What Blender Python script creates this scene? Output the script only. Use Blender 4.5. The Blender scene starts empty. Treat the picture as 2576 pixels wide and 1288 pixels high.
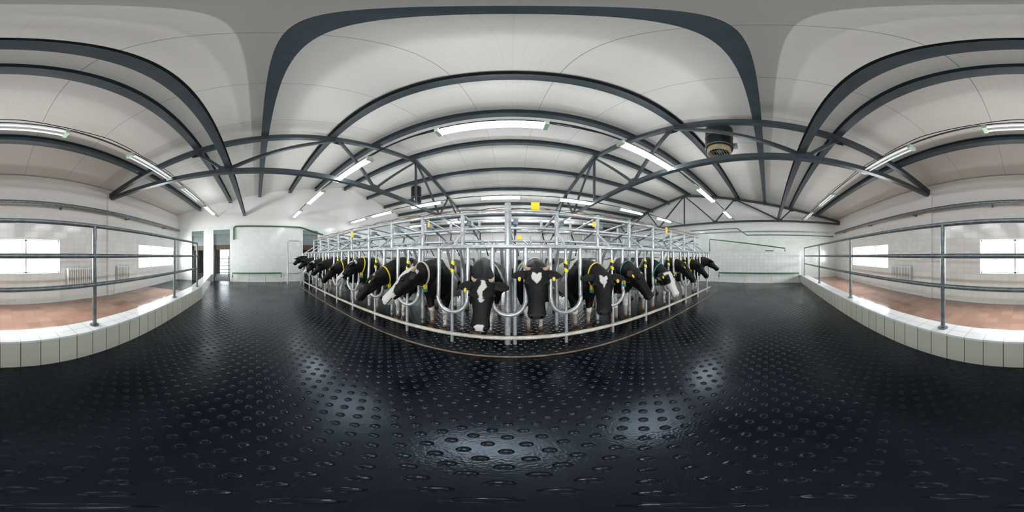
import bpy, math, random
from mathutils import Vector, noise
random.seed(7)
D2R=math.pi/180
scn=bpy.context.scene
try: scn.view_settings.view_transform='Standard'
except Exception: pass
COL=scn.collection
# ------------------------------------------------------------------ materials
def newmat(name):
    m=bpy.data.materials.new(name); m.use_nodes=True
    nt=m.node_tree; b=nt.nodes['Principled BSDF']
    return m,nt,b
def N(nt,t,**k):
    n=nt.nodes.new(t)
    for a,v in k.items(): setattr(n,a,v)
    return n
def math_n(nt,op,a=None,b=None):
    n=N(nt,'ShaderNodeMath',operation=op)
    for i,v in enumerate((a,b)):
        if v is None: continue
        if isinstance(v,(int,float)): n.inputs[i].default_value=v
        else: nt.links.new(v,n.inputs[i])
    return n.outputs[0]
def simple(name,col,rough=.5,metal=0,noise_amt=.12,nscale=6,bump=0,spec=.5,emit=0):
    m,nt,b=newmat(name)
    geo=N(nt,'ShaderNodeNewGeometry')
    nz=N(nt,'ShaderNodeTexNoise'); nz.inputs['Scale'].default_value=nscale; nz.inputs['Detail'].default_value=5
    nt.links.new(geo.outputs['Position'],nz.inputs['Vector'])
    rp=N(nt,'ShaderNodeValToRGB')
    c=col
    rp.color_ramp.elements[0].position=.3; rp.color_ramp.elements[1].position=.7
    rp.color_ramp.elements[0].color=tuple(x*(1-noise_amt) for x in c)+(1,)
    rp.color_ramp.elements[1].color=tuple(min(1,x*(1+noise_amt)) for x in c)+(1,)
    nt.links.new(nz.outputs['Fac'],rp.inputs['Fac'])
    nt.links.new(rp.outputs['Color'],b.inputs['Base Color'])
    b.inputs['Roughness'].default_value=rough; b.inputs['Metallic'].default_value=metal
    if bump:
        bp=N(nt,'ShaderNodeBump'); bp.inputs['Strength'].default_value=bump; bp.inputs['Distance'].default_value=.01
        nt.links.new(nz.outputs['Fac'],bp.inputs['Height']); nt.links.new(bp.outputs['Normal'],b.inputs['Normal'])
    if emit:
        b.inputs['Emission Color'].default_value=(*col,1); b.inputs['Emission Strength'].default_value=emit
    return m
def tilemat(name,ax,tw,th,c,mort,rough=.15,ms=.004,offset=0,ztop=None,ctop=None,var=.04):
    m,nt,b=newmat(name)
    geo=N(nt,'ShaderNodeNewGeometry'); sp=N(nt,'ShaderNodeSeparateXYZ'); cb=N(nt,'ShaderNodeCombineXYZ')
    nt.links.new(geo.outputs['Position'],sp.inputs[0])
    u,v={'xz':(0,2),'yz':(1,2),'xy':(0,1)}[ax]
    nt.links.new(sp.outputs[u],cb.inputs[0]); nt.links.new(sp.outputs[v],cb.inputs[1])
    br=N(nt,'ShaderNodeTexBrick'); br.offset=offset; br.squash=1
    br.inputs['Scale'].default_value=1; br.inputs['Brick Width'].default_value=tw; br.inputs['Row Height'].default_value=th
    br.inputs['Mortar Size'].default_value=ms; br.inputs['Mortar Smooth'].default_value=.2
    br.inputs['Color1'].default_value=tuple(x*(1-var) for x in c)+(1,); br.inputs['Color2'].default_value=tuple(min(1,x*(1+var)) for x in c)+(1,)
    br.inputs['Mortar'].default_value=(*mort,1)
    nt.links.new(cb.outputs[0],br.inputs['Vector'])
    nz=N(nt,'ShaderNodeTexNoise'); nz.inputs['Scale'].default_value=1.3; nz.inputs['Detail'].default_value=6
    nt.links.new(geo.outputs['Position'],nz.inputs['Vector'])
    mx=N(nt,'ShaderNodeMix',data_type='RGBA',blend_type='MULTIPLY'); mx.inputs['Factor'].default_value=.10
    nt.links.new(br.outputs['Color'],mx.inputs[6]); nt.links.new(nz.outputs['Fac'],mx.inputs[7])
    out=mx.outputs[2]
    bp=N(nt,'ShaderNodeBump',invert=True); bp.inputs['Strength'].default_value=.5; bp.inputs['Distance'].default_value=.004
    fac=br.outputs['Fac']
    nt.links.new(fac,bp.inputs['Height']); nt.links.new(bp.outputs['Normal'],b.inputs['Normal'])
    b.inputs['Roughness'].default_value=rough
    if ztop is not None:
        g=math_n(nt,'GREATER_THAN',sp.outputs[2],ztop)
        m2=N(nt,'ShaderNodeMix',data_type='RGBA'); nt.links.new(g,m2.inputs['Factor'])
        nt.links.new(out,m2.inputs[6]); m2.inputs[7].default_value=(*ctop,1); out=m2.outputs[2]
        r=math_n(nt,'MULTIPLY',g,.5); r=math_n(nt,'ADD',r,rough); nt.links.new(r,b.inputs['Roughness'])
        s=math_n(nt,'SUBTRACT',1,g); nt.links.new(math_n(nt,'MULTIPLY',s,.5),bp.inputs['Strength'])
    nt.links.new(out,b.inputs['Base Color'])
    return m
def floor_rubber():
    m,nt,b=newmat('rubber_mat_floor')
    geo=N(nt,'ShaderNodeNewGeometry'); s=.168
    def grid(off):
        a=N(nt,'ShaderNodeVectorMath',operation='MULTIPLY_ADD'); nt.links.new(geo.outputs['Position'],a.inputs[0])
        a.inputs[1].default_value=(1/s,1/s,0); a.inputs[2].default_value=(off+.13,off+.31,0)
        f=N(nt,'ShaderNodeVectorMath',operation='FRACTION'); nt.links.new(a.outputs[0],f.inputs[0])
        d=N(nt,'ShaderNodeVectorMath',operation='SUBTRACT'); nt.links.new(f.outputs[0],d.inputs[0]); d.inputs[1].default_value=(.5,.5,0)
        l=N(nt,'ShaderNodeVectorMath',operation='LENGTH'); nt.links.new(d.outputs[0],l.inputs[0])
        return l.outputs['Value']
    dist=math_n(nt,'MULTIPLY',math_n(nt,'MINIMUM',grid(0),grid(.5)),s)
    mr=N(nt,'ShaderNodeMapRange',interpolation_type='SMOOTHSTEP')
    mr.inputs['From Min'].default_value=.033; mr.inputs['From Max'].default_value=.022
    nt.links.new(dist,mr.inputs['Value'])
    dm=math_n(nt,'DIVIDE',dist,.032); dm=math_n(nt,'SUBTRACT',1,math_n(nt,'MULTIPLY',dm,dm))
    dm=math_n(nt,'MULTIPLY',math_n(nt,'MAXIMUM',dm,0),.6)
    nz=N(nt,'ShaderNodeTexNoise'); nz.inputs['Scale'].default_value=60; nz.inputs['Detail'].default_value=3
    nt.links.new(geo.outputs['Position'],nz.inputs['Vector'])
    nb=N(nt,'ShaderNodeTexNoise'); nb.inputs['Scale'].default_value=1.1; nb.inputs['Detail'].default_value=4
    nt.links.new(geo.outputs['Position'],nb.inputs['Vector'])
    # mat seams
    sp=N(nt,'ShaderNodeSeparateXYZ'); nt.links.new(geo.outputs['Position'],sp.inputs[0])
    def seam(sock,per,off):
        a=math_n(nt,'FRACT',math_n(nt,'MULTIPLY',math_n(nt,'ADD',sock,off),1/per))
        a=math_n(nt,'ABSOLUTE',math_n(nt,'SUBTRACT',a,.5))
        return math_n(nt,'LESS_THAN',math_n(nt,'MULTIPLY',a,per),.006)
    sm=math_n(nt,'MAXIMUM',seam(sp.outputs[0],1.8,1.02),seam(sp.outputs[1],1.25,.2))
    h=math_n(nt,'MULTIPLY',nz.outputs['Fac'],.13)
    h=math_n(nt,'ADD',h,mr.outputs['Result']); h=math_n(nt,'ADD',h,dm); h=math_n(nt,'SUBTRACT',h,math_n(nt,'MULTIPLY',sm,.6))
    bp=N(nt,'ShaderNodeBump'); bp.inputs['Strength'].default_value=1; bp.inputs['Distance'].default_value=.012
    nt.links.new(h,bp.inputs['Height']); nt.links.new(bp.outputs['Normal'],b.inputs['Normal'])
    rr=N(nt,'ShaderNodeMapRange'); rr.inputs['From Min'].default_value=.35; rr.inputs['From Max'].default_value=.65
    rr.inputs['To Min'].default_value=.13; rr.inputs['To Max'].default_value=.27
    nt.links.new(nb.outputs['Fac'],rr.inputs['Value']); nt.links.new(rr.outputs['Result'],b.inputs['Roughness'])
    cr=N(nt,'ShaderNodeValToRGB'); cr.color_ramp.elements[0].color=(.002,.003,.006,1); cr.color_ramp.elements[1].color=(.005,.007,.013,1)
    nt.links.new(nb.outputs['Fac'],cr.inputs['Fac']); nt.links.new(cr.outputs['Color'],b.inputs['Base Color'])
    b.inputs['Specular IOR Level'].default_value=.40
    b.inputs['Specular Tint'].default_value=(.72,.86,1,1)
    return m
def ceilmat():
    m,nt,b=newmat('ceiling_panel_mat')
    geo=N(nt,'ShaderNodeNewGeometry'); sp=N(nt,'ShaderNodeSeparateXYZ'); nt.links.new(geo.outputs['Position'],sp.inputs[0])
    a=math_n(nt,'FRACT',math_n(nt,'MULTIPLY',math_n(nt,'ADD',sp.outputs[0],.8),1/1.4))
    e=math_n(nt,'LESS_THAN',math_n(nt,'MULTIPLY',a,1.4),.011)
    rib=math_n(nt,'FRACT',math_n(nt,'MULTIPLY',sp.outputs[0],10))
    rib=math_n(nt,'LESS_THAN',rib,.12)
    rb=math_n(nt,'MULTIPLY',rib,.05)
    mx=N(nt,'ShaderNodeMix',data_type='RGBA'); nt.links.new(math_n(nt,'MAXIMUM',math_n(nt,'MULTIPLY',e,.7),rb),mx.inputs['Factor'])
    mx.inputs[6].default_value=(.66,.635,.59,1); mx.inputs[7].default_value=(.12,.12,.12,1)
    nt.links.new(mx.outputs[2],b.inputs['Base Color']); b.inputs['Roughness'].default_value=.42
    return m
def emis(name,col,st):
    m,nt,b=newmat(name)
    b.inputs['Base Color'].default_value=(*col,1); b.inputs['Emission Color'].default_value=(*col,1); b.inputs['Emission Strength'].default_value=st
    return m
def stripemat():
    m,nt,b=newmat('hazard_stripe_mat')
    geo=N(nt,'ShaderNodeNewGeometry'); sp=N(nt,'ShaderNodeSeparateXYZ'); nt.links.new(geo.outputs['Position'],sp.inputs[0])
    a=math_n(nt,'ADD',sp.outputs[2],math_n(nt,'MULTIPLY',sp.outputs[0],.6))
    a=math_n(nt,'FRACT',math_n(nt,'MULTIPLY',a,7)); a=math_n(nt,'GREATER_THAN',a,.5)
    mx=N(nt,'ShaderNodeMix',data_type='RGBA'); nt.links.new(a,mx.inputs['Factor'])
    mx.inputs[6].default_value=(.85,.75,.02,1); mx.inputs[7].default_value=(.01,.01,.01,1)
    nt.links.new(mx.outputs[2],b.inputs['Base Color']); b.inputs['Roughness'].default_value=.4
    return m
def cowmat():
    m,nt,b=newmat('cow_hide')
    at=N(nt,'ShaderNodeVertexColor'); at.layer_name='Col'
    geo=N(nt,'ShaderNodeNewGeometry')
    nz=N(nt,'ShaderNodeTexNoise'); nz.inputs['Scale'].default_value=90; nz.inputs['Detail'].default_value=4
    nt.links.new(geo.outputs['Position'],nz.inputs['Vector'])
    n2=N(nt,'ShaderNodeTexNoise'); n2.inputs['Scale'].default_value=7; n2.inputs['Detail'].default_value=3
    nt.links.new(geo.outputs['Position'],n2.inputs['Vector'])
    mx=N(nt,'ShaderNodeMix',data_type='RGBA',blend_type='MULTIPLY'); mx.inputs['Factor'].default_value=.35
    nt.links.new(at.outputs['Color'],mx.inputs[6]); nt.links.new(nz.outputs['Fac'],mx.inputs[7])
    nt.links.new(mx.outputs[2],b.inputs['Base Color'])
    rr=N(nt,'ShaderNodeMapRange'); rr.inputs['To Min'].default_value=.38; rr.inputs['To Max'].default_value=.72
    nt.links.new(n2.outputs['Fac'],rr.inputs['Value']); nt.links.new(rr.outputs['Result'],b.inputs['Roughness'])
    b.inputs['Specular IOR Level'].default_value=.2
    h=math_n(nt,'ADD',math_n(nt,'MULTIPLY',nz.outputs['Fac'],.3),math_n(nt,'MULTIPLY',n2.outputs['Fac'],1.6))
    bp=N(nt,'ShaderNodeBump'); bp.inputs['Strength'].default_value=.6; bp.inputs['Distance'].default_value=.012
    nt.links.new(h,bp.inputs['Height']); nt.links.new(bp.outputs['Normal'],b.inputs['Normal'])
    return m
M=dict(
 floor=floor_rubber(), ceil=ceilmat(),
 steel=simple('dark_painted_steel',(.040,.052,.060),.38,0,.15,4),
 galv=simple('galvanised_steel',(.50,.52,.53),.38,.6,.22,14),
 galvd=simple('weathered_galvanised_steel',(.20,.22,.23),.42,.6,.3,12),
 cream=simple('cream_painted_pipe',(.56,.52,.44),.4,.1,.25,9),
 wallx=tilemat('white_tile_wall_long','xz',.25,.2,(.86,.86,.84),(.66,.65,.62),.13,.003,0,3.0,(.84,.80,.77)),
 wally=tilemat('white_tile_wall_end','yz',.25,.2,(.85,.87,.83),(.72,.73,.69),.16,.003,0,3.5,(.84,.82,.79)),
 curb=tilemat('curb_tile','xz',.25,.46,(.68,.68,.58),(.14,.13,.10),.2,.006,0,None,None,.05),
 curbtop=tilemat('curb_cap_tile','xy',.25,.35,(.86,.86,.85),(.5,.5,.48),.12,.005),
 terra=tilemat('terracotta_tile_floor','xy',.3,.3,(.33,.185,.13),(.27,.18,.14),.09,.006,.0,None,None,.15),
 white=simple('white_enamel',(.78,.78,.76),.3,0,.04,5),
 frame=simple('window_frame_white',(.8,.8,.8),.35,0,.03,5),
 black=simple('black_plastic',(.015,.015,.017),.35,0,.2,8),
 tan=simple('tan_duct',(.36,.28,.17),.5,0,.2,8),
 green=simple('green_painted_pipe',(.06,.15,.08),.4,.1,.2,8),
 greenend=simple('pale_green_plastic',(.45,.6,.45),.4,0,.1,8),
 blueg=simple('blue_grey_actuator',(.17,.23,.27),.35,.4,.15,8),
 yellow=simple('yellow_plastic',(.85,.62,.02),.4,0,.06,8),
 teal=simple('teal_plastic',(.02,.28,.24),.4,0,.1,8),
 strapw=simple('pale_webbing_strap',(.55,.5,.38),.7,0,.2,40),
 red=simple('red_hose',(.5,.05,.03),.4,0,.1,8),
 horn=simple('horn_keratin',(.42,.32,.2),.4,0,.45,30),
 eye=simple('dark_wet_eye',(.008,.006,.005),.04,0,.1,5),
 stripe=stripemat(), cow=cowmat(),
 lit=emis('lit_fluorescent_tube',(.93,.97,1),72), soft=emis('dimmed_fluorescent_tube',(.93,.97,1),22), dim=emis('unlit_tube_faint_glow',(.9,.93,.95),.45),  # end tubes dimmed against wall hot spots; switched-off tubes get faint added glow
 shutter=simple('grey_roller_shutter',(.22,.25,.25),.4,.3,.08,4),
 brown=simple('brown_panel',(.09,.055,.04),.5,0,.15,4),
 dirty=simple('dull_concrete',(.25,.25,.24),.7,0,.25,2),
 rust=simple('rusty_steel_edge',(.30,.22,.16),.5,.3,.35,10),
)
gm,gnt,gb=newmat('window_glass')
for n in list(gnt.nodes): gnt.nodes.remove(n)
o=N(gnt,'ShaderNodeOutputMaterial'); tr=N(gnt,'ShaderNodeBsdfTransparent'); gl=N(gnt,'ShaderNodeBsdfGlossy'); gl.inputs['Roughness'].default_value=.03
mxs=N(gnt,'ShaderNodeMixShader'); mxs.inputs[0].default_value=.07
gnt.links.new(tr.outputs[0],mxs.inputs[1]); gnt.links.new(gl.outputs[0],mxs.inputs[2]); gnt.links.new(mxs.outputs[0],o.inputs[0]); M['glass']=gm
# ------------------------------------------------------------------ geometry
class Geo:
    def __init__(s): s.v=[]; s.f=[]
    def add(s,vs,fs):
        o=len(s.v); s.v+= [Vector(v) for v in vs]; s.f+=[tuple(i+o for i in f) for f in fs]; return s
    def box(s,a,b):
        x0,y0,z0=a; x1,y1,z1=b
        return s.add([(x0,y0,z0),(x1,y0,z0),(x1,y1,z0),(x0,y1,z0),(x0,y0,z1),(x1,y0,z1),(x1,y1,z1),(x0,y1,z1)],
          [(3,2,1,0),(4,5,6,7),(0,1,5,4),(1,2,6,5),(2,3,7,6),(3,0,4,7)])
    def prism(s,p,q,w,h,up=(0,0,1),prof=None):
        p=Vector(p);q=Vector(q);d=(q-p).normalized();sd=d.cross(Vector(up)).normalized();u=sd.cross(d)
        pr=prof or [(-w/2,-h/2),(w/2,-h/2),(w/2,h/2),(-w/2,h/2)]
        n=len(pr); vs=[c+sd*a+u*b for c in (p,q) for a,b in pr]
        fs=[(i,(i+1)%n,n+(i+1)%n,n+i) for i in range(n)]+[tuple(range(n))[::-1],tuple(range(n,2*n))]
        return s.add(vs,fs)
    def ibeam(s,p,q,w,h,t=.014,tw=.01):
        W=w/2;H=h/2
        pr=[(-W,-H),(W,-H),(W,-H+t),(tw,-H+t),(tw,H-t),(W,H-t),(W,H),(-W,H),(-W,H-t),(-tw,H-t),(-tw,-H+t),(-W,-H+t)]
        return s.prism(p,q,w,h,prof=pr)
    def tube(s,pts,r,seg=10,closed=False,cap=True):
        pts=[Vector(p) for p in pts]; n=len(pts); rs=r if isinstance(r,(list,tuple)) else [r]*n
        vs=[];up=None
        for i,p in enumerate(pts):
            if closed: d=(pts[(i+1)%n]-pts[i-1]).normalized()
            else: d=(pts[min(i+1,n-1)]-pts[max(i-1,0)]).normalized()
            if up is None: up=Vector((0,0,1)) if abs(d.z)<.9 else Vector((1,0,0))
            a=(up-d*up.dot(d)); a.normalize(); b=d.cross(a); up=a
            vs+=[p+(a*math.cos(k*2*math.pi/seg)+b*math.sin(k*2*math.pi/seg))*rs[i] for k in range(seg)]
        fs=[]
        for i in range(n if closed else n-1):
            j=(i+1)%n
            fs+=[(i*seg+k,i*seg+(k+1)%seg,j*seg+(k+1)%seg,j*seg+k) for k in range(seg)]
        if not closed and cap: fs+=[tuple(range(seg))[::-1],tuple((n-1)*seg+k for k in range(seg))]
        return s.add(vs,fs)
    def loft(s,rings):
        n=len(rings[0]); vs=[v for r in rings for v in r]; fs=[]
        for i in range(len(rings)-1):
            fs+=[(i*n+k,i*n+(k+1)%n,(i+1)*n+(k+1)%n,(i+1)*n+k) for k in range(n)]
        fs+=[tuple(range(n))[::-1],tuple((len(rings)-1)*n+k for k in range(n))]
        return s.add(vs,fs)
    def ell(s,c,r,ax=None,seg=14,rg=9):
        c=Vector(c); A=ax or (Vector((1,0,0)),Vector((0,1,0)),Vector((0,0,1))); rings=[]
        for i in range(1,rg):
            t=math.pi*i/rg
            rings.append([c+A[0]*(r[0]*math.sin(t)*math.cos(2*math.pi*k/seg))+A[1]*(r[1]*math.sin(t)*math.sin(2*math.pi*k/seg))-A[2]*(r[2]*math.cos(t)) for k in range(seg)])
        return s.loft(rings)
    def obj(s,name,mat,parent=None,smooth=False,label=None,cat=None,kind=None,group=None,bevel=0,origin=None):
        xs=[v.x for v in s.v];ys=[v.y for v in s.v];zs=[v.z for v in s.v]
        o=Vector(origin) if origin is not None else Vector(((min(xs)+max(xs))/2,(min(ys)+max(ys))/2,min(zs)))
        me=bpy.data.meshes.new(name); me.from_pydata([v-o for v in s.v],[],s.f); me.validate()
        if smooth: me.polygons.foreach_set('use_smooth',[True]*len(me.polygons))
        ob=bpy.data.objects.new(name,me); COL.objects.link(ob); me.materials.append(mat); ob.location=o
        if bevel:
            b=ob.modifiers.new('b','BEVEL'); b.width=bevel; b.segments=2; b.limit_method='ANGLE'
        if smooth:
            try: me.set_sharp_from_angle(angle=40*D2R)
            except Exception: pass
        tag(ob,label,cat,kind,group)
        if parent: par(ob,parent)
        return ob
def tag(ob,label=None,cat=None,kind=None,group=None):
    if label: ob['label']=label
    if cat: ob['category']=cat
    if kind: ob['kind']=kind
    if group: ob['group']=group
WL={}
def wloc(o): return WL.get(o.name, o.location.copy())
def par(c,p):
    w=c.location.copy(); WL[c.name]=w; c.parent=p; c.location=w-wloc(p)
def empty(name,loc,label,cat,group=None):
    e=bpy.data.objects.new(name,None); COL.objects.link(e); e.location=loc; e.empty_display_size=.2; tag(e,label,cat,None,group); return e
# ------------------------------------------------------------------ room
XL,XR,YB,YF=-9.9,11.6,-5.17,17.6
def zp(y): return 6.65-.205*abs(y-6.2)
def zc(y): return zp(y)+.12
Geo().box((XL-.2,YB-.2,-.12),(XR+.2,YF+.2,0)).obj('floor',M['floor'],label='black studded wet rubber mat floor',kind='structure')
Geo().box((-6.6,YB,0.001),(XR,-2.28,.012)).obj('floor',M['terra'],label='wet terracotta tiled walkway floor',kind='structure')
g=Geo()
for a,b in ((YB-.2,6.2),(6.2,YF+.2)):
    za,zb=zc(a),zc(b)
    g.add([(XL-.2,a,za),(XR+.2,a,za),(XR+.2,b,zb),(XL-.2,b,zb),(XL-.2,a,za+.12),(XR+.2,a,za+.12),(XR+.2,b,zb+.12),(XL-.2,b,zb+.12)],
      [(3,2,1,0),(4,5,6,7),(0,1,5,4),(1,2,6,5),(2,3,7,6),(3,0,4,7)])
g.obj('ceiling',M['ceil'],label='cream insulated panel gable ceiling',kind='structure')
WZ0,WZ1=1.03,2.14
def long_wall(name,y0,y1,wins,mat):
    g=Geo(); top=zc(y0 if y0<0 else y1)+.02; x=XL-.2
    for a,b in wins:
        g.box((x,y0,0),(a,y1,top)); g.box((a,y0,0),(b,y1,WZ0)); g.box((a,y0,WZ1),(b,y1,top)); x=b
    g.box((x,y0,0),(XR+.2,y1,top))
    return g.obj(name,mat,kind='structure',label='white tiled long wall with strip windows')
bw=[(-9.2,-5.9),(-1.98,1.42),(5.7,8.99)]
long_wall('wall_back',YB-.25,YB,bw,M['wallx'])
fw=[(-8,-5.2),(-3.6,-.8),(.8,3.6),(5.2,8)]
long_wall('wall_front',YF,YF+.25,fw,M['wallx'])
wi=0
def window(x0,x1,y,inside):
    global wi; wi+=1
    g=Geo(); d=.06; n=3; yy=y
    g.box((x0,yy-d/2,WZ0),(x1,yy+d/2,WZ0+.05)).box((x0,yy-d/2,WZ1-.05),(x1,yy+d/2,WZ1))
    for i in range(n+1):
        xc=x0+(x1-x0)*i/n; w=.028
        xa=max(x0,xc-w); xb=min(x1,xc+w); g.box((xa,yy-d/2,WZ0),(xb,yy+d/2,WZ1))
    w=g.obj('window_%d'%wi,M['frame'],kind='structure',label='white framed strip window with bright daylight')
    p=Geo().box((x0+.03,yy-.004,WZ0+.05),(x1-.03,yy+.004,WZ1-.05)).obj('window_pane',M['glass'],parent=w)
    l=bpy.data.lights.new('daylight','AREA'); l.shape='RECTANGLE'; l.size=x1-x0; l.size_y=WZ1-WZ0; l.energy=480 if y<0 else 200; l.color=(.93,.97,1)
    lo=bpy.data.objects.new('daylight',l); COL.objects.link(lo); lo.location=((x0+x1)/2,yy-inside*.45,(WZ0+WZ1)/2)
    lo.rotation_euler=(math.pi/2 if inside>0 else -math.pi/2,0,0)
for a,b in bw: window(a,b,YB-.13,1)
for a,b in fw: window(a,b,YF+.13,-1)
# end walls (gables)
def gable(name,x0,x1,holes,mat,label):
    g=Geo(); ys=sorted({YB-.2,6.2,YF+.2}|{h for a in holes for h in a[:2]})
    for a,b in zip(ys,ys[1:]):
        z0=0
        for h in holes:
            if a>=h[0]-1e-6 and b<=h[1]+1e-6: z0=h[2]
        za,zb=zc(a)+.03,zc(b)+.03
        g.add([(x0,a,z0),(x1,a,z0),(x1,b,z0),(x0,b,z0),(x0,a,za),(x1,a,za),(x1,b,zb),(x0,b,zb)],
          [(3,2,1,0),(4,5,6,7),(0,1,5,4),(1,2,6,5),(2,3,7,6),(3,0,4,7)])
    g.obj(name,mat,kind='structure',label=label)
doors=[(-4.12,-3.3,3.22),(-2.65,-1.6,3.25),(2.93,3.96,3.25)]
gable('wall_left',XL-.2,XL,doors,M['wally'],'white gable wall with roller shutter openings')
gable('wall_right',XR,XR+.2,[],M['wally'],'white tiled gable wall')
for i,(a,b,h) in enumerate(doors):
    g=Geo(); z=h
    g.box((XL-.22,a,h-.28),(XL-.02,b,h))
    for k in range(9): z=h-.28-.075*k; g.box((XL-.15,a,z-.068),(XL-.12,b,z)); g.box((XL-.14,a,z-.075),(XL-.13,b,z-.068))
    d=g.obj('door_%d'%(i+1),M['shutter'],kind='structure',label='grey roller shutter partly lowered')
    Geo().box((XL-.19,a,h-1.25),(XL-.16,b,h-.95)).obj('door_panel',M['brown'],parent=d)
    Geo().box((XL-.19,a,0),(XL-.08,a+.05,h-.95)).obj('door_jamb',M['brown'],parent=d)
    Geo().box((XL-.19,b-.05,0),(XL-.08,b,h-.95)).obj('door_jamb',M['brown'],parent=d)
# corridor beyond
cx=-14.2
g=Geo().box((cx,YB,-.12),(XL-.2,6,-.001)); g.obj('floor',M['dirty'],kind='structure',label='wet concrete passage floor')
g=Geo().box((cx,YB,3.4),(XL-.2,6,3.5)); g.obj('ceiling',M['white'],kind='structure',label='passage ceiling')
g=Geo().box((cx-.1,YB,0),(cx,-3.2,3.4)).box((cx-.1,-3.2,2.3),(cx,-1.2,3.4)).box((cx-.1,-1.2,0),(cx,6,3.4)).box((cx,YB-.1,0),(XL-.2,YB,3.4)).box((cx,6,0),(XL-.2,6.1,3.4))
g.obj('wall_passage',M['dirty'],kind='structure',label='grey passage walls beyond doorway')
for yy in (-2.1,):
    g=Geo()
    for k in range(5): g.tube([(-12.3,yy-1,.3+k*.28),(-12.3,yy+1,.3+k*.28)],.025,8)
    for k in (-1,0,1): g.tube([(-12.3,yy+k,0),(-12.3,yy+k,1.6)],.035,8)
    g.obj('passage_gate',M['galvd'],smooth=True,label='galvanised tube gate across the passage',cat='gate')
# partition on the end side, curb
g=Geo().box((9.56,-1.955,0),(9.71,6,1.88)); g.obj('wall_partition',tilemat('partition_tile','yz',.25,.2,(.80,.81,.78),(.5,.5,.47),.14,.004),kind='structure',label='low white tiled partition wall')
def curb(p,q,name,lab):
    p=Vector(p);q=Vector(q);d=(q-p).normalized(); n=Vector((d.y,-d.x,0))
    if n.y>0: n=-n
    def slab(z0,z1,f,bk,mat,nm,**k):
        g=Geo(); a,b,c,e=p+(-n)*f,q+(-n)*f,q+n*bk,p+n*bk
        g.add([(a.x,a.y,z0),(b.x,b.y,z0),(c.x,c.y,z0),(e.x,e.y,z0),(a.x,a.y,z1),(b.x,b.y,z1),(c.x,c.y,z1),(e.x,e.y,z1)],
          [(0,1,2,3),(7,6,5,4),(0,4,5,1),(1,5,6,2),(2,6,7,3),(3,7,4,0)]); return g.obj(nm,mat,**k)
    o=slab(0,.435,0,.34,M['curb'],name,label=lab,kind='structure')
    slab(.435,.465,.012,.352,M['curbtop'],'curb_cap',parent=o)
curb((-5.7,-1.955,0),(9.555,-1.955,0),'trim_1','cream tiled low curb with white cap')
curb((-9.89,-2.75,0),(-5.72,-2.02,0),'trim_2','cream tiled low curb return')
# pilasters
for i,x in enumerate((-4.15,3.42)):
    Geo().box((x-.18,YB,0),(x+.18,YB+.09,4.0)).obj('trim_%d'%(i+3),M['wallx'],kind='structure',label='white tiled wall pilaster')
Geo().box((XL,YB,0.012),(XR,YB+.02,.11)).obj('baseboard_back',M['white'],kind='structure',label='white skirting along tiled wall')
# ------------------------------------------------------------------ roof steel
PUR=[-3.5,-1.55,.23,2.1,3.78,5.95,8,9.9,11.8,13.7,15.6]
for y in PUR:
    Geo().ibeam((XL+.01,y,zp(y)),(XR-.01,y,zp(y)),.18,.21).obj('roof_purlin',M['steel'],label='dark grey steel roof purlin under cream panels',cat='steel beam',group='roof purlins')
Geo().ibeam((XL+.01,-.70,4.17),(XR-.01,-.70,4.17),.15,.19).obj('tie_beam',M['steel'],label='dark grey steel beam resting on truss chords',cat='steel beam')
ZL=4.0
for x in (-4.15,3.42,11.0):
    t=empty('roof_truss',(x,YB+.05,ZL),'dark grey painted steel roof truss with diagonal braces','roof truss','roof trusses')
    g=Geo()
    g.prism((x,YB+.02,zp(YB)-.17),(x,6.2,zp(6.2)-.17),.14,.15).prism((x,6.2,zp(6.2)-.17),(x,YF-.02,zp(YF)-.17),.14,.15)
    g.obj('top_chord',M['steel'],parent=t)
    Geo().prism((x,YB+.02,ZL),(x,YF-.02,ZL),.14,.13).obj('bottom_chord',M['steel'],parent=t)
    tc=lambda y: zp(y)-.2
    ni=[(-1.6,-.8),(2.3,-.8),(2.3,3.7),(6.2,3.7),(6.2,6.2),(6.2,8.7),(10.1,8.7),(10.1,13.2),(14,13.2)]
    for yt,yb in ni:
        Geo().prism((x,yt,tc(yt)),(x,yb,ZL+.03),.085,.085,up=(1,0,0)).obj('brace',M['steel'],parent=t)
    for sx in (-.078,.068):
        for yt in (-1.6,2.3,6.2,10.1): Geo().box((x+sx,yt-.14,tc(yt)-.12),(x+sx+.01,yt+.14,tc(yt)+.04)).obj('gusset_plate',M['steel'],parent=t)
        for yb in (-.8,3.7,8.7): Geo().box((x+sx,yb-.16,ZL-.06),(x+sx+.01,yb+.16,ZL+.16)).obj('gusset_plate',M['steel'],parent=t)
# ------------------------------------------------------------------ lamps
def lamp(x,y,z,lit=1,L=1.62):
    e=empty('fluorescent_lamp',(x,y,z),('lit twin tube fluorescent lamp with white housing' if lit else 'switched off twin tube fluorescent lamp with faint added glow, white housing'),'ceiling lamp','fluorescent lamps')
    pr=[(-.028,.06),(-.035,.005),(.035,.005),(.028,.06)]
    Geo().prism((x-L/2,y,z+.02),(x+L/2,y,z+.02),0,0,prof=pr).obj('lamp_housing',M['white'],parent=e)
    for s in (-.06,.06):
        Geo().tube([(x-L/2+.05,y+s,z),(x+L/2-.05,y+s,z)],.019,10).obj('lamp_tube',{0:M['dim'],1:M['lit'],2:M['soft']}[lit],parent=e,smooth=True)
    for s in (-1,1):
        xx=x+s*(L/2-.02); Geo().box((xx-.035,y-.09,z-.04),(xx+.035,y+.09,z+.05)).obj('end_cap',M['greenend'],parent=e,bevel=.008)
    for s in (-.5,.5): Geo().tube([(x+s,y,z+.06),(x+s,y,z+.11)],.008,6).obj('hanger',M['galvd'],parent=e)
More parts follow.
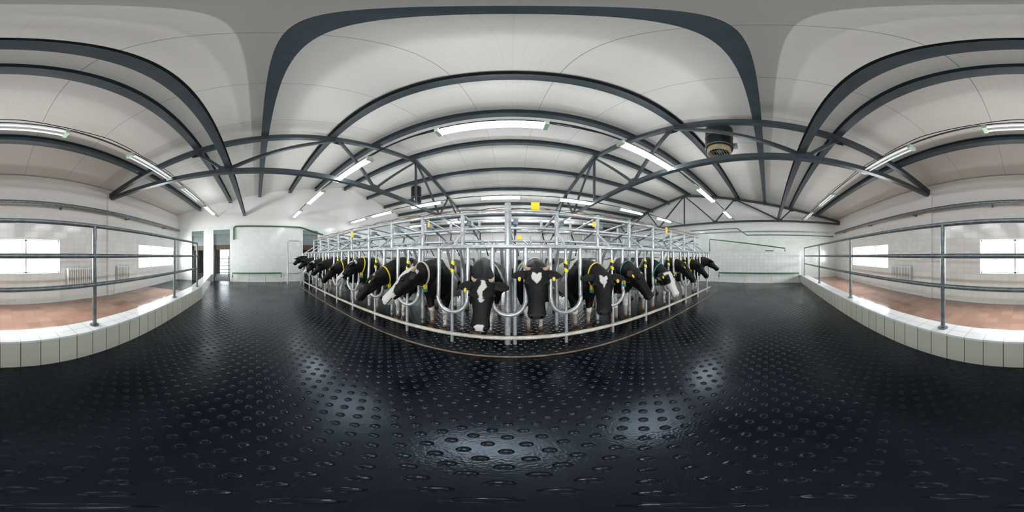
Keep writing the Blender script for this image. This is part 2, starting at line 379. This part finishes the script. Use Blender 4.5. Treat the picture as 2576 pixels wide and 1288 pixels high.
rows={2.27:[(-8.8,2),(-6.0,1),(-3.5,1),(-.31,1),(2.58,1),(5.7,1),(8.9,2)],
 -2.35:[(-8.0,2),(-5.6,0),(-3.2,0),(-.22,0),(2.73,0),(6.3,0),(9.3,0)],
 6.4:[(-8.8,2),(-6.6,1),(-3.75,1),(-.45,1),(2.7,1),(5.75,1),(8.6,1)],
 10.8:[(-7,1),(-3.7,1),(-.5,1),(2.7,1),(5.8,1)],15:[(-5,1),(-1.6,1),(1.6,1),(5,1)]}
for y,l in rows.items():
    for x,on in l: lamp(x,y,3.98,on)
    Geo().prism((XL,y,4.1),(XR,y,4.1),.03,.02).obj('cable_conduit',M['black'],label='thin dark cable conduit carrying lamps',cat='cable conduit',group='lamp conduits')
    pts=[(XL+.1+k*.5,y+.05,4.13+.03*math.sin(k*1.7)) for k in range(43)]
    Geo().tube(pts,.009,6).obj('electric_cable',M['black'],label='black electric cable along lamp conduit',cat='cable',group='lamp cables')
# ------------------------------------------------------------------ ventilation ducts
def duct(x,y,zb,R,lab):
    e=empty('ventilation_duct',(x,y,zb),lab,'ventilation duct','roof ventilation ducts')
    zt=zc(y)-.01
    def ring(r0,r1,z0,z1,seg=32):
        g=Geo(); P=[(r0,z0),(r1,z0),(r1,z1),(r0,z1)]
        vs=[(x+r*math.cos(2*math.pi*k/seg),y+r*math.sin(2*math.pi*k/seg),z) for k in range(seg) for r,z in P]
        fs=[(k*4+j,k*4+(j+1)%4,((k+1)%seg)*4+(j+1)%4,((k+1)%seg)*4+j) for k in range(seg) for j in range(4)]
        return g.add(vs,fs)
    ring(R*.93,R,zb+.16,zt).obj('duct_shell',M['black'],parent=e,smooth=True)
    ring(R*.8,R*.88,zb,zb+.18).obj('duct_throat',M['tan'],parent=e,smooth=True)
    ring(R,R*1.03,zb+.20,zb+.24).obj('band',M['galvd'],parent=e,smooth=True)
    ring(R,R*1.03,zb+.62,zb+.66).obj('band',M['galvd'],parent=e,smooth=True)
    g=Geo(); g.tube([(x,y,zb+.1),(x,y,zb+.24)],.08,14)
    for k in range(5):
        a=k*2*math.pi/5; c,s=math.cos(a),math.sin(a); r1=R*.76
        g.add([(x+c*.06-s*.05,y+s*.06+c*.05,zb+.14),(x+c*.06+s*.05,y+s*.06-c*.05,zb+.2),(x+c*r1+s*.11,y+s*r1-c*.11,zb+.2),(x+c*r1-s*.11,y+s*r1+c*.11,zb+.14)],[(0,1,2,3)])
    g.obj('fan_blades',M['galvd'],parent=e)
    g=Geo()
    for k in range(-4,5):
        h=math.sqrt(max(0,(R*.8)**2-(k*R*.18)**2)); g.tube([(x-h,y+k*R*.18,zb+.03),(x+h,y+k*R*.18,zb+.03)],.006,6)
    g.obj('fan_guard',M['galvd'],parent=e)
    Geo().box((x+R*.3,y-R-.09,zb+.32),(x+R*.3+.14,y-R+.08,zb+.48)).obj('control_box',M['white'],parent=e,bevel=.01)
duct(4.05,1.25,4.66,.36,'black cylindrical ventilation duct with tan throat and fan')
duct(-5.8,8.7,4.85,.33,'black cylindrical ventilation duct hanging from roof')
# ------------------------------------------------------------------ railing
r=empty('pipe_railing',(0,-2.12,.465),'weathered galvanised pipe railing standing on tiled curb','railing')
px=[-5.6,-3.87,-1.39,1.15,3.82,6.5,9.3]
for z in (2.07,1.6,1.15):
    Geo().tube([(-5.6,-2.12,z),(9.3,-2.12,z)],.034,12).obj('rail',M['galvd'],parent=r,smooth=True)
for x in px:
    Geo().tube([(x,-2.12,.465),(x,-2.12,2.07)],.034,12).tube([(x,-2.12,.465),(x,-2.12,.475)],.075,16).obj('post',M['galvd'],parent=r,smooth=True)
g=Geo().tube([(XL+.15,YB+.2,3.32),(XR-.3,YB+.2,3.32),],.075,14)
w=g.obj('wall_pipe',M['galvd'],smooth=True,label='large galvanised pipe running along tiled wall',cat='pipe')
for x in (-8,-5,-2,1,4,7,10): Geo().box((x-.02,YB,3.2),(x+.02,YB+.25,3.24)).box((x-.02,YB,3.24),(x+.02,YB+.03,3.42)).obj('pipe_bracket',M['galvd'],parent=w)
# radiators
def radiator(x0,x1):
    e=empty('radiator',((x0+x1)/2,YB+.1,.012),'white cast column radiator on tiled wall','radiator','wall radiators')
    n=int((x1-x0)/.085); g=Geo()
    for i in range(n):
        x=x0+(i+.5)*(x1-x0)/n
        for yy in (YB+.08,YB+.15): g.tube([(x,yy,.52),(x,yy,.56),(x,yy,1.16),(x,yy,1.2)],[.02,.032,.032,.02],8)
    g.box((x0,YB+.06,.54),(x1,YB+.17,.59)); g.box((x0,YB+.06,1.13),(x1,YB+.17,1.18))
    g.obj('radiator_body',M['white'],parent=e,smooth=True)
    Geo().tube([(x1,YB+.11,.56),(x1+.12,YB+.11,.56),(x1+.12,YB+.11,.012)],.014,8).obj('feed_pipe',M['white'],parent=e,smooth=True)
radiator(-3.42,-2.2); radiator(-5.1,-4.4); radiator(4.2,5.35)
# ------------------------------------------------------------------ end-wall pipes
x=XL+.06
Geo().tube([(x,-1.35,2.6),(x,-1.35,3.35),(x,-1.25,3.42),(x,2.7,3.42),(x,3.0,3.35),(x,4.3,3.0)],.045,10).obj('green_wall_pipe',M['green'],smooth=True,label='green painted pipe on white gable wall',cat='pipe')
def lowrail(x,y0,y1,z,grp):
    e=empty('wall_guard_rail',(x,(y0+y1)/2,0),'green low guard rail on pale posts beside white wall','guard rail',grp)
    Geo().tube([(x,y0,z-.25),(x,y0,z),(x,y1,z),(x,y1,z-.25)],.045,10).obj('rail',M['green'],parent=e,smooth=True)
    for k in range(4):
        y=y0+(y1-y0)*k/3; Geo().tube([(x,y,0),(x,y,z)],.025,8).obj('post',M['cream'],parent=e,smooth=True)
lowrail(XL+.25,-1.4,1.5,.57,'wall guard rails'); lowrail(9.35,-1.8,2.9,.60,'wall guard rails')
x=9.63
Geo().tube([(x,3.6,1.88),(x,3.6,2.66),(x,-1.0,2.06),(x,-1.0,1.88)],.035,10).obj('green_drain_pipe',M['green'],smooth=True,label='green sloping pipe above low tiled partition',cat='pipe')
Geo().tube([(XR-.045,-4.5,3.35),(XR-.045,6,3.35)],.045,10).obj('grey_wall_pipe',M['galv'],smooth=True,label='grey pipe along white gable wall',cat='pipe')
Geo().tube([(XR-.03,-4.9,3.1),(XR-.03,1.5,3.1),(XR-.03,2.2,3.6),(XR-.03,6,3.6)],.03,10).obj('green_wall_pipe',M['green'],smooth=True,label='thin green pipe along white gable wall',cat='pipe')
Geo().box((XR-.05,-.4,1.75),(XR-.0,.2,2.0)).obj('wall_box',M['brown'],label='small brown panel on white wall',cat='panel')
# tube gate near left end of stalls
g=Geo().tube([(-9.1,1.8,0),(-9.1,1.8,2.4),(-9.1,1.9,2.47),(-9.2,2.5,2.47),(-9.22,2.6,2.4),(-9.22,2.6,0)],.028,10)
for z in (.6,1.2): g.tube([(-9.1,1.8,z),(-9.22,2.6,z)],.02,8)
g.obj('entry_gate',M['galv'],smooth=True,label='tall white-grey tube gate beside stall row',cat='gate')
# ------------------------------------------------------------------ stalls
SP=.95; OFF=-.05
divs=[OFF+SP*k for k in range(-9,8)]
X0,X1=divs[0]-.05,divs[-1]+.4
def arc(cx,cy,cz,r,a0,a1,n=10): return [(cx+r*math.cos(a0+(a1-a0)*i/n),cy,cz+r*math.sin(a0+(a1-a0)*i/n)) for i in range(n+1)]
def stall_row(yf,s,full,label):
    Y=lambda d: yf+s*d
    e=empty('milking_stall_row',((X0+X1)/2,Y(.15),0),label,'milking stall')
    Geo().tube([(X0,Y(0),.17),(X1,Y(0),.17)],.036,12).obj('kick_rail',M['cream'],parent=e,smooth=True)
    Geo().tube([(X0,Y(.05),1.75),(X1,Y(.05),1.75)],.040,12).obj('top_rail',M['galv'],parent=e,smooth=True)
    Geo().tube([(X0,Y(.6),2.47),(X1,Y(.6),2.47)],.042,12).obj('upper_rail',M['galv'],parent=e,smooth=True)
    Geo().tube([(X0,Y(.6),2.15),(X1,Y(.6),2.15)],.028,12).obj('upper_rail',M['galv'],parent=e,smooth=True)
    Geo().tube([(X0,Y(1.2),1.95),(X1,Y(1.2),1.95)],.032,12).obj('middle_rail',M['galv'],parent=e,smooth=True)
    Geo().tube([(X0,Y(2.35),2.35),(X1,Y(2.35),2.35)],.05,12).obj('rear_rail',M['galv'],parent=e,smooth=True)
    Geo().tube([(X0,Y(2.35),2.05),(X1,Y(2.35),2.05)],.04,12).obj('rear_rail',M['galv'],parent=e,smooth=True)
    Geo().box((X0,min(Y(2.75),Y(2.78)),.75),(X1,max(Y(2.75),Y(2.78)),1.72)).obj('splash_panel',M['white'],parent=e)
    for i,x in enumerate(divs):
        cen=abs(x-OFF)<.01
        w=.27
        pts=[(x-w,Y(.05),1.74),(x-w,Y(.02),.9)]+[(a[0],Y(0.0),a[2]) for a in arc(x,0,.88,w,math.pi,2*math.pi,12)]+[(x+w,Y(.02),.9),(x+w,Y(.05),1.74)]
        if full: Geo().tube(pts,.038,12).obj('neck_loop',M['galv'],parent=e,smooth=True)
        if cen:
            Geo().tube([(x-.02,Y(.08),0),(x-.02,Y(.08),2.5)],.05,14).obj('front_post',M['galv'],parent=e,smooth=True)
            Geo().tube([(x+.1,Y(.08),0),(x+.1,Y(.08),1.75)],.034,12).obj('front_post',M['galv'],parent=e,smooth=True)
        else:
            Geo().tube([(x,Y(.0),0),(x,Y(.0),.64)],.03,10).obj('front_post',M['galv'],parent=e,smooth=True)
        Geo().tube([(x-.12,Y(.05),1.74),(x-.12,Y(.3),1.35),(x-.06,Y(.6),1.1)],.028,8).obj('slant_bar',M['galv'],parent=e,smooth=True)
        Geo().tube([(x+.12,Y(.05),1.74),(x+.12,Y(.3),1.35),(x+.06,Y(.6),1.1)],.028,8).obj('slant_bar',M['galv'],parent=e,smooth=True)
        Geo().tube([(x,Y(.6),0),(x,Y(.6),2.55)],.045,12).obj('upright_post',M['galv'],parent=e,smooth=True)
        Geo().tube([(x,Y(2.35),0),(x,Y(2.35),2.7)],.04,12).obj('rear_post',M['galv'],parent=e,smooth=True)
        if full:
            Geo().tube([(x,Y(.6),1.55),(x,Y(1.5),1.55),(x,Y(1.68),1.45),(x,Y(1.7),1.2),(x,Y(1.6),.95),(x,Y(.6),.85)],.03,10).obj('side_divider',M['galv'],parent=e,smooth=True)
        Geo().tube([(x,Y(.6),2.47),(x,Y(2.35),2.35)],.032,10).obj('support_arm',M['galv'],parent=e,smooth=True)
        Geo().tube([(x,Y(.05),1.75),(x,Y(.6),2.1)],.026,8).obj('support_arm',M['galv'],parent=e,smooth=True)
        Geo().tube([(x+.12,Y(.75),2.30),(x+.12,Y(1.35),2.12)],.034,12).tube([(x+.12,Y(1.35),2.12),(x+.12,Y(1.8),1.98)],.016,8).box((x+.07,min(Y(.64),Y(.78)),2.24),(x+.17,max(Y(.64),Y(.78)),2.34)).obj('gate_actuator',M['blueg'],parent=e,smooth=True)
        Geo().tube([(x+.3,Y(1.2),1.95),(x+.42,Y(.7),1.80),(x+.5,Y(1.2),1.95)],.024,8).obj('gate_lever',M['galv'],parent=e,smooth=True)
        Geo().tube([(x+.02,Y(2.35),2.35),(x+.05,Y(2.2),2.1),(x+.2,Y(2.3),1.9),(x+.25,Y(2.5),1.6)],.018,8).obj('milk_hose',M['black'],parent=e,smooth=True)
        if full and not cen:
            Geo().tube([(x,Y(.01),1.32),(x,Y(.04),1.52)],.033,12).obj('hazard_sleeve',M['stripe'],parent=e,smooth=True)
            Geo().tube([(x,Y(.0),.62),(x,Y(.05),1.74)],.026,8).obj('centre_bar',M['galv'],parent=e,smooth=True)
    if full:
        for c,(mt,dz,sd) in enumerate(((M['red'],.07,1),(M['green'],.09,2.3),(M['black'],.06,4))):
            pts=[(X0+k*.25,Y(.58)-.02*c,2.47+dz+.025*math.sin(k*.9*sd+c)) for k in range(int((X1-X0)/.25))]
            Geo().tube(pts,.006,6).obj('air_line',mt,parent=e,smooth=True)
        for (x,z,w,h,y) in ((.45,2.6,.17,.16,.53),(-4.67,2.35,.12,.2,.53),(4.35,2.45,.12,.2,.53),(1.72,2.3,.07,.12,.53),(-1.75,2.3,.05,.12,.53),(.12,1.9,.07,.08,0)):
            Geo().box((x-w/2,Y(y)-.008,z-h/2),(x+w/2,Y(y),z+h/2)).obj('marker_plate',M['yellow'],parent=e,bevel=.004)
    return e
stall_row(2.60,1,True,'galvanised tube milking stall row with curved neck loops')
stall_row(10.4,-1,False,'galvanised tube stall row across the milking pit')
Geo().box((X0,2.225,0),(X1+.1,2.255,.012)).obj('trim_5',M['rust'],kind='structure',label='rusty steel edge strip set in rubber floor')
# ------------------------------------------------------------------ cows
S=1.14
def cow(bx,poll,muz,seed,star,horns,vox,label,collar='pale',eartag=True,shoulder=0,hs=.98):
    base=Vector((bx,2.92,0)); P=(Vector(poll)-base)/S; Mz=(Vector(muz)-base)/S
    f=(Mz-P).normalized(); hd=Vector((f.x,f.y,0)); fh=hd.length; hd.normalize(); u=(hd*(-f.z)+Vector((0,0,1))*fh).normalized(); sd=f.cross(u).normalized()
    rng=random.Random(seed); G=Geo(); n=18
    H=lambda t,s_,uu: P+f*(t*hs)+sd*(s_*hs*1.08)+u*(uu*hs*1.05)
    # trunk
    tr=[(-.30,1.00,.08,.13),(-.24,.99,.17,.22),(-.1,.98,.25,.33),(.1,.97,.29,.385),(.35,.95,.32,.41),(.65,.91,.35,.415),(.95,.91,.365,.42),(1.2,.97,.335,.37),(1.42,1.04,.28,.31),(1.56,1.10,.2,.24),(1.64,1.13,.1,.13)]
    rings=[]
    for y,zc_,rx,rz in tr:
        ring=[]
        for k in range(n):
            a=2*math.pi*k/n; ca,sa=math.cos(a),math.sin(a)
            wx=rx*ca*(1-.18*max(0,sa)**2); ring.append(Vector((wx,y,zc_+rz*sa)))
        rings.append(ring)
    G.loft(rings)
    G.ell((0,.12,1.25),(.10,.28,.13)); G.ell((.2,1.28,1.25),(.07,.1,.07)); G.ell((-.2,1.28,1.25),(.07,.1,.07))
    # neck
    p0=Vector((0,.14,1.10)); hb=H(.05,0,-.06); p1=p0+Vector((0,-.34,.02)); p2=hb+Vector((0,.17,.03))-f*.04
    def bz(t): return p0*(1-t)**3+p1*3*t*(1-t)**2+p2*3*t*t*(1-t)+hb*t**3
    nrings=[];NR=[]
    for i in range(13):
        t=i/12; c=bz(t); T=(bz(min(1,t+.02))-bz(max(0,t-.02))).normalized()
        sx=T.cross(Vector((0,0,1))).normalized(); up=sx.cross(T).normalized()
        w=.205*(1-t)+.098*t; h=.29*(1-t)**1.1+.135*t
        NR.append((c,T,sx,up,w,h)); nrings.append([c+sx*(w*math.cos(2*math.pi*k/n))+up*(h*math.sin(2*math.pi*k/n)*(1.12 if math.sin(2*math.pi*k/n)<0 else 1)) for k in range(n)])
    G.loft(nrings)
    # head
    hr=[(-.035,.06,.02,-.06),(-.01,.10,.05,-.10),(.05,.120,.068,-.15),(.12,.135,.074,-.172),(.18,.136,.068,-.178),(.25,.115,.054,-.165),(.33,.097,.042,-.14),(.41,.090,.036,-.115),(.47,.094,.034,-.105),(.52,.102,.030,-.10),(.56,.094,.014,-.092),(.585,.062,-.012,-.075)]
    rings=[]
    for t,w,a,b in hr:
        c=(a+b)/2;h=(a-b)/2; ring=[]
        for k in range(n):
            an=2*math.pi*k/n; ca,sa=math.cos(an),math.sin(an)
            sq=lambda q:(abs(q)**.8)*(1 if q>0 else -1)
            wd=w*(1-.30*max(0,-sa)); ring.append(H(t,sq(ca)*wd,c+h*sq(sa)))
        rings.append(ring)
    G.loft(rings)
    for s_ in (-1,1):
        G.ell(H(.160,s_*.108,.040),(.028,.038,.026),(sd,f,u))          # brow
        G.ell(H(.540,s_*.055,.008),(.028,.03,.026),(sd,f,u))       # nostril flare
        G.ell(H(.20,s_*.08,-.11),(.035,.09,.05),(sd,f,u))
        # ear
        eb=H(.035,s_*.085,-.01); ed=(sd*s_*1.0+f*.16-u*.10).normalized(); ew=(f*.9+u*.1); ew=(ew-ed*ew.dot(ed)).normalized(); et=ed.cross(ew)
        er=[(0,.030,.026),(.04,.046,.020),(.09,.070,.018),(.15,.068,.016),(.20,.046,.014),(.235,.018,.011)]
        G.loft([[eb+ed*(d*1.0)+ew*(a*math.cos(2*math.pi*k/12))+et*(b*math.sin(2*math.pi*k/12)) for k in range(12)] for d,a,b in er])
    G.ell(H(.50,0,-.10),(.055,.07,.022),(sd,f,u))
    # legs
    def limb(J):
        G.tube([j[0] for j in J],[j[1] for j in J],12)
        for j in J: G.ell(j[0],(j[1],)*3,seg=12,rg=8)
    for s_ in (-1,1):
        dx=rng.uniform(-.02,.02); dy=rng.uniform(-.05,.07)
        limb([((s_*.18,.12,.95),.14),((s_*.18,.10,.72),.108),((s_*.15,.08+dy*.3,.55),.072),((s_*.13+dx,.05+dy*.6,.40),.056),((s_*.125+dx,.05+dy,.32),.041),((s_*.12+dx,.05+dy,.15),.035),((s_*.12+dx,.04+dy,.10),.042),((s_*.12+dx,.03+dy,.06),.044)])
        for q in (-1,1):
            cx_=s_*.12+dx+q*.032; cy=.01+dy
            G.loft([[Vector((cx_+rx*math.cos(2*math.pi*k/10),cy+sh+ry*math.sin(2*math.pi*k/10),z)) for k in range(10)] for z,rx,ry,sh in ((-.005,.032,.060,-.012),(.03,.031,.054,-.006),(.085,.025,.038,.014))])
        dy=rng.uniform(-.1,.1)
        limb([((s_*.20,1.32,1.02),.19),((s_*.21,1.15,.74),.145),((s_*.20,1.22+dy*.3,.62),.10),((s_*.17,1.42+dy*.7,.50),.06),((s_*.165,1.43+dy,.44),.046),((s_*.16,1.40+dy,.16),.036),((s_*.16,1.38+dy,.10),.044),((s_*.16,1.36+dy,.06),.044)])
        for q in (-1,1):
            cx_=s_*.16+q*.031; cy=1.34+dy
            G.loft([[Vector((cx_+rx*math.cos(2*math.pi*k/10),cy+sh+ry*math.sin(2*math.pi*k/10),z)) for k in range(10)] for z,rx,ry,sh in ((-.005,.031,.056,-.012),(.03,.030,.050,-.006),(.085,.024,.036,.014))])
    G.ell((0,1.12,.56),(.17,.22,.14))
    for a,b in ((-.07,1.03),(.07,1.03),(-.07,1.2),(.07,1.2)): G.tube([(a,b,.47),(a,b,.40)],[.02,.014],8)
    limb([((0,1.60,1.22),.03),((0,1.69,1.12),.022),((.01,1.71,.8),.018),((.01,1.70,.6),.03),((.02,1.69,.42),.022)])
    me=bpy.data.meshes.new('cow'); me.from_pydata(G.v,[],G.f)
    ob=bpy.data.objects.new('cow',me); COL.objects.link(ob)
    m=ob.modifiers.new('r','REMESH'); m.mode='VOXEL'; m.voxel_size=vox
    m=ob.modifiers.new('s','SMOOTH'); m.factor=.5; m.iterations=3 if vox>.015 else 4
    dg=bpy.context.evaluated_depsgraph_get(); dg.update()
    nm=bpy.data.meshes.new_from_object(ob.evaluated_get(dg)); ob.modifiers.clear(); ob.data=nm; bpy.data.meshes.remove(me)
    nm.name='cow'; nm.materials.clear(); nm.materials.append(M['cow'])
    BL=(.0055,.0052,.0055); WH=(.74,.71,.66); cols=[]
    so=Vector((seed*3.7,seed*1.3,0))
    lw=rng.uniform(.45,.66)
    for v in nm.vertices:
        p=v.co.copy()
        if p.z<.003: v.co.z=.003 if p.z<0 else p.z
        q=p-P; t=q.dot(f)/hs; s_=q.dot(sd)/hs/1.08; uu=q.dot(u)/hs/1.05
        nz=noise.noise(p*9+so); n2=noise.noise(p*2.0+so); n3=noise.noise(p*28+so)
        if -.06<t<.62 and abs(s_)<.38 and -.24<uu<.13:
            c=BL
            if abs(s_)>.14 and t<.2: c=(.010,.009,.009) if uu<.0 else (.022,.018,.017)
            elif star=='blaze':
                wd=.062+.02*nz+ (.03 if t>.38 else 0)-(.015 if .15<t<.3 else 0)+.01*n3
                if abs(s_)<wd+.02 and uu>-.06 or (t>.44 and uu>-.14): c=WH
            elif star=='heart':
                hw=.050*(1-((t-.10)/.12)) if t>.10 else .050
                if .040+.024*(1-min(1,abs(s_)/.03))+.03*nz<t<.21+.04*nz and abs(s_-.015*nz)<hw+.018*nz+.012*n3 and uu>0: c=WH
            elif star=='long':
                cw=.016+.030*max(0,1-abs(t-.08)/.10)+.012*(1 if t>.2 else 0)
                if -.01<t<.25+.06*nz and abs(s_+.012*math.sin(t*30)-.02*nz)<cw+.014*n3+.012*nz and uu>0: c=WH
                if t>.50+.05*abs(nz) and abs(s_-.01)<.046+.02*n3 and uu>-.06: c=WH
            elif star=='dot':
                if (t-.11)**2+s_*s_<(.03+.015*nz)**2 and uu>0: c=WH
            elif star=='white':
                if t>.02 and not (abs(s_)>.07+.03*nz and .08<t<.27): c=WH
            if t>.535 and uu<.035 and c!=WH: c=(.028,.026,.028)
            for e_ in (-1,1):
                if ((t-.562)/1.3)**2+(s_-e_*.052)**2<.0155**2 and uu>-.03: c=(.003,.003,.003)
            if t>.44 and abs(uu+.062+.1*(t-.56))<.007 and abs(s_)>.02: c=(.004,.004,.004)
        else:
            c=BL
            th=.18 if shoulder==0 else .05
            if p.y>.1 and n2>th and p.z>.5: c=WH
            if shoulder and -.05<p.y<.42 and p.z>.62 and abs(p.y-.16-.12*(1.3-p.z)+.06*nz)<.07+.05*n2+.02*shoulder: c=WH
            if p.z<.62+.1*n2 and p.y>.35 and p.z>.45: c=WH
            if p.z<lw+.09*nz: c=WH
            if p.z<.55 and abs(nz)>.36: c=tuple(a*.6 for a in c)
            if .38<p.z<.62 and .9<p.y<1.32 and abs(p.x)<.15: c=(.5,.33,.28)
            if p.z<.36 and (n3>.16 or n2<-.15) and c==WH: c=(.40,.31,.23)
            if p.z<.17 and n2<.12: c=(.22,.14,.10)
            if p.z<.085: c=(.14,.08,.05)
        cols+=[c[0],c[1],c[2],1]
    ca=nm.color_attributes.new('Col','FLOAT_COLOR','POINT'); ca.data.foreach_set('color',cols)
    for v in nm.vertices: v.co=v.co*S
    nm.polygons.foreach_set('use_smooth',[True]*len(nm.polygons)); nm.update()
    ob.location=base; tag(ob,label,'cow',None,'dairy cows in milking stalls')
    W=lambda v: base+v*S
    for s_ in (-1,1):
        Geo().ell(W(H(.168,s_*.127,.030)),(.021*S,)*3,seg=16,rg=10).obj('eye',M['eye'],parent=ob,smooth=True)
        if horns:
            b=H(-.005,s_*.07,.015); L=horns
            pts=[b,b+(sd*s_*.05-f*.012)*L,b+(sd*s_*.085-f*.045+u*.01)*L,b+(sd*s_*.10-f*.085+u*.025)*L]
            Geo().tube([W(p) for p in pts],[.026*S,.023*S,.017*S,.007*S],10).obj('horn',M['horn'],parent=ob,smooth=True)
    if eartag:
        es=1 if seed%3 else -1
        for es in ((es,) if seed%2 else (1,-1)):
            c=H(.11,es*.19,-.005); A=(sd,f,u)
            Geo().ell(W(c),(.022*S,.032*S,.018*S),A,seg=10,rg=6).obj('ear_tag',M['yellow'],parent=ob,smooth=True)
    if collar:
        c,T,sx,up,w,h=NR[8]; k2=28; vs=[];fs=[]; hw=.018 if collar=='pale' else .012
        for k in range(k2):
            a=2*math.pi*k/k2; ca_,sa_=math.cos(a),math.sin(a); dn=1.12 if sa_<0 else 1
            for dt,ex in ((-hw,.003),(hw,.003),(hw,.012),(-hw,.012)):
                vs.append(W(c+T*dt+sx*((w+ex)*ca_)+up*((h+ex)*sa_*dn)))
        for k in range(k2):
            for j in range(4): fs.append((k*4+j,k*4+(j+1)%4,((k+1)%k2)*4+(j+1)%4,((k+1)%k2)*4+j))
        Geo().add(vs,fs).obj('collar',{'pale':M['strapw'],'teal':M['teal'],'yellow':M['yellow']}[collar],parent=ob,smooth=True)
        tocam=(Vector((0,0,1.2))-W(c)); sg=1 if sx.dot(tocam)>0 else -1
        an=-65*D2R; pos=c+sx*(sg*(w+.025)*math.cos(an))+up*((h+.02)*1.12*math.sin(an))
        zz=Vector((0,0,1)); 
        def tagbox(cc,a,b,d,mat,nm_):
            A=(T,sx*sg,zz); vv=[];
            for k in (-1,1):
                for i_,j_ in ((-1,-1),(1,-1),(1,1),(-1,1)): vv.append(W(cc+A[0]*(a*i_)+A[1]*(d*k)+A[2]*(b*j_)))
            return Geo().add(vv,[(0,1,2,3),(7,6,5,4),(0,4,5,1),(1,5,6,2),(2,6,7,3),(3,7,4,0)]).obj(nm_,mat,parent=ob,bevel=.005)
        tagbox(pos,.03,.036,.018,M['yellow'],'collar_tag')
        tagbox(pos-zz*.058,.034,.022,.022,M['teal'],'collar_transponder')
    return ob
F=.0125; C_=.022
cow(-.525,(-.40,2.22,1.24),(-.40,1.98,.62),1,'long',.6,F,'black and white cow, head lowered, long white forehead mark',collar=None,shoulder=1,hs=1.04)
cow(.425,(.36,2.36,1.39),(.32,2.08,.72),2,'heart',1.0,F,'black cow facing forward with white heart mark and horns',collar=None,shoulder=1,hs=1.06)
cow(1.375,(1.40,2.24,1.31),(1.27,1.98,.70),3,'heart',0,F,'black cow with small white heart on forehead, yellow ear tag',collar='yellow',shoulder=1,hs=1.0)
cow(2.325,(2.15,2.30,1.34),(2.30,1.98,.82),4,'dot',0,F,'black cow with turned head and teal collar',collar='teal',shoulder=1)
cow(-1.475,(-1.56,2.22,1.35),(-1.96,1.85,.80),5,'blaze',1.1,F,'horned black cow with broad white blaze and pale collar',collar='pale',shoulder=1,hs=1.08)
cow(-2.425,(-2.50,2.25,1.20),(-2.84,1.98,.64),6,'dot',.6,F,'black cow lowering head over rail, yellow collar',collar='yellow')
cow(-3.375,(-3.42,2.36,1.44),(-3.75,2.08,1.02),7,'blaze',.9,C_-.004,'black horned cow raising head beside neighbour',collar='yellow',shoulder=1)
cow(-4.325,(-4.4,2.3,1.30),(-4.7,2.0,.80),8,'dot',.6,C_,'black cow resting head above kick rail',collar='yellow')
cow(-5.275,(-5.4,2.35,1.36),(-5.8,2.1,.95),9,'dot',0,C_,'black cow looking along stall row',collar=None,shoulder=1)
cow(-6.225,(-6.4,2.35,1.34),(-6.75,2.05,.90),10,'blaze',0,C_,'black and white cow with pale blaze in stall',collar=None)
cow(-7.175,(-7.4,2.35,1.40),(-7.85,2.15,1.06),11,'dot',0,C_,'black cow stretching head from stall',collar=None)
cow(-8.125,(-8.3,2.3,1.52),(-8.7,2.15,1.25),12,'dot',.9,C_,'black horned cow in last stall, head raised',collar=None)
cow(3.275,(3.2,2.3,1.22),(3.22,2.0,.68),13,'white',0,F+.004,'black cow with mostly white face and low head',collar='teal')
cow(4.225,(4.15,2.4,1.38),(4.32,2.08,.90),14,'dot',0,C_-.004,'black cow with yellow collar in stall',collar='yellow',shoulder=1)
cow(5.175,(5.15,2.4,1.36),(5.40,2.08,.88),15,'heart',0,C_,'black cow with white star in stall',collar='yellow')
cow(6.125,(6.15,2.38,1.45),(6.5,2.1,1.10),16,'dot',.8,C_,'black horned cow in end stall, head raised',collar=None)
# ------------------------------------------------------------------ world + camera
w=bpy.data.worlds.new('World'); scn.world=w; w.use_nodes=True
w.node_tree.nodes['Background'].inputs[0].default_value=(.85,.93,1,1); w.node_tree.nodes['Background'].inputs[1].default_value=4
cd=bpy.data.cameras.new('cam'); cam=bpy.data.objects.new('cam',cd); COL.objects.link(cam); scn.camera=cam
cam.location=(0,0,1.6); cam.rotation_euler=(math.pi/2,0,0); cd.clip_start=.02; cd.clip_end=200
cd.type='PANO'
for tgt in (getattr(cd,'cycles',None),cd):
    try: tgt.panorama_type='EQUIRECTANGULAR'
    except Exception as ex: print('pano',ex)
print('faces',sum(len(o.data.polygons) for o in bpy.data.objects if o.type=='MESH'))
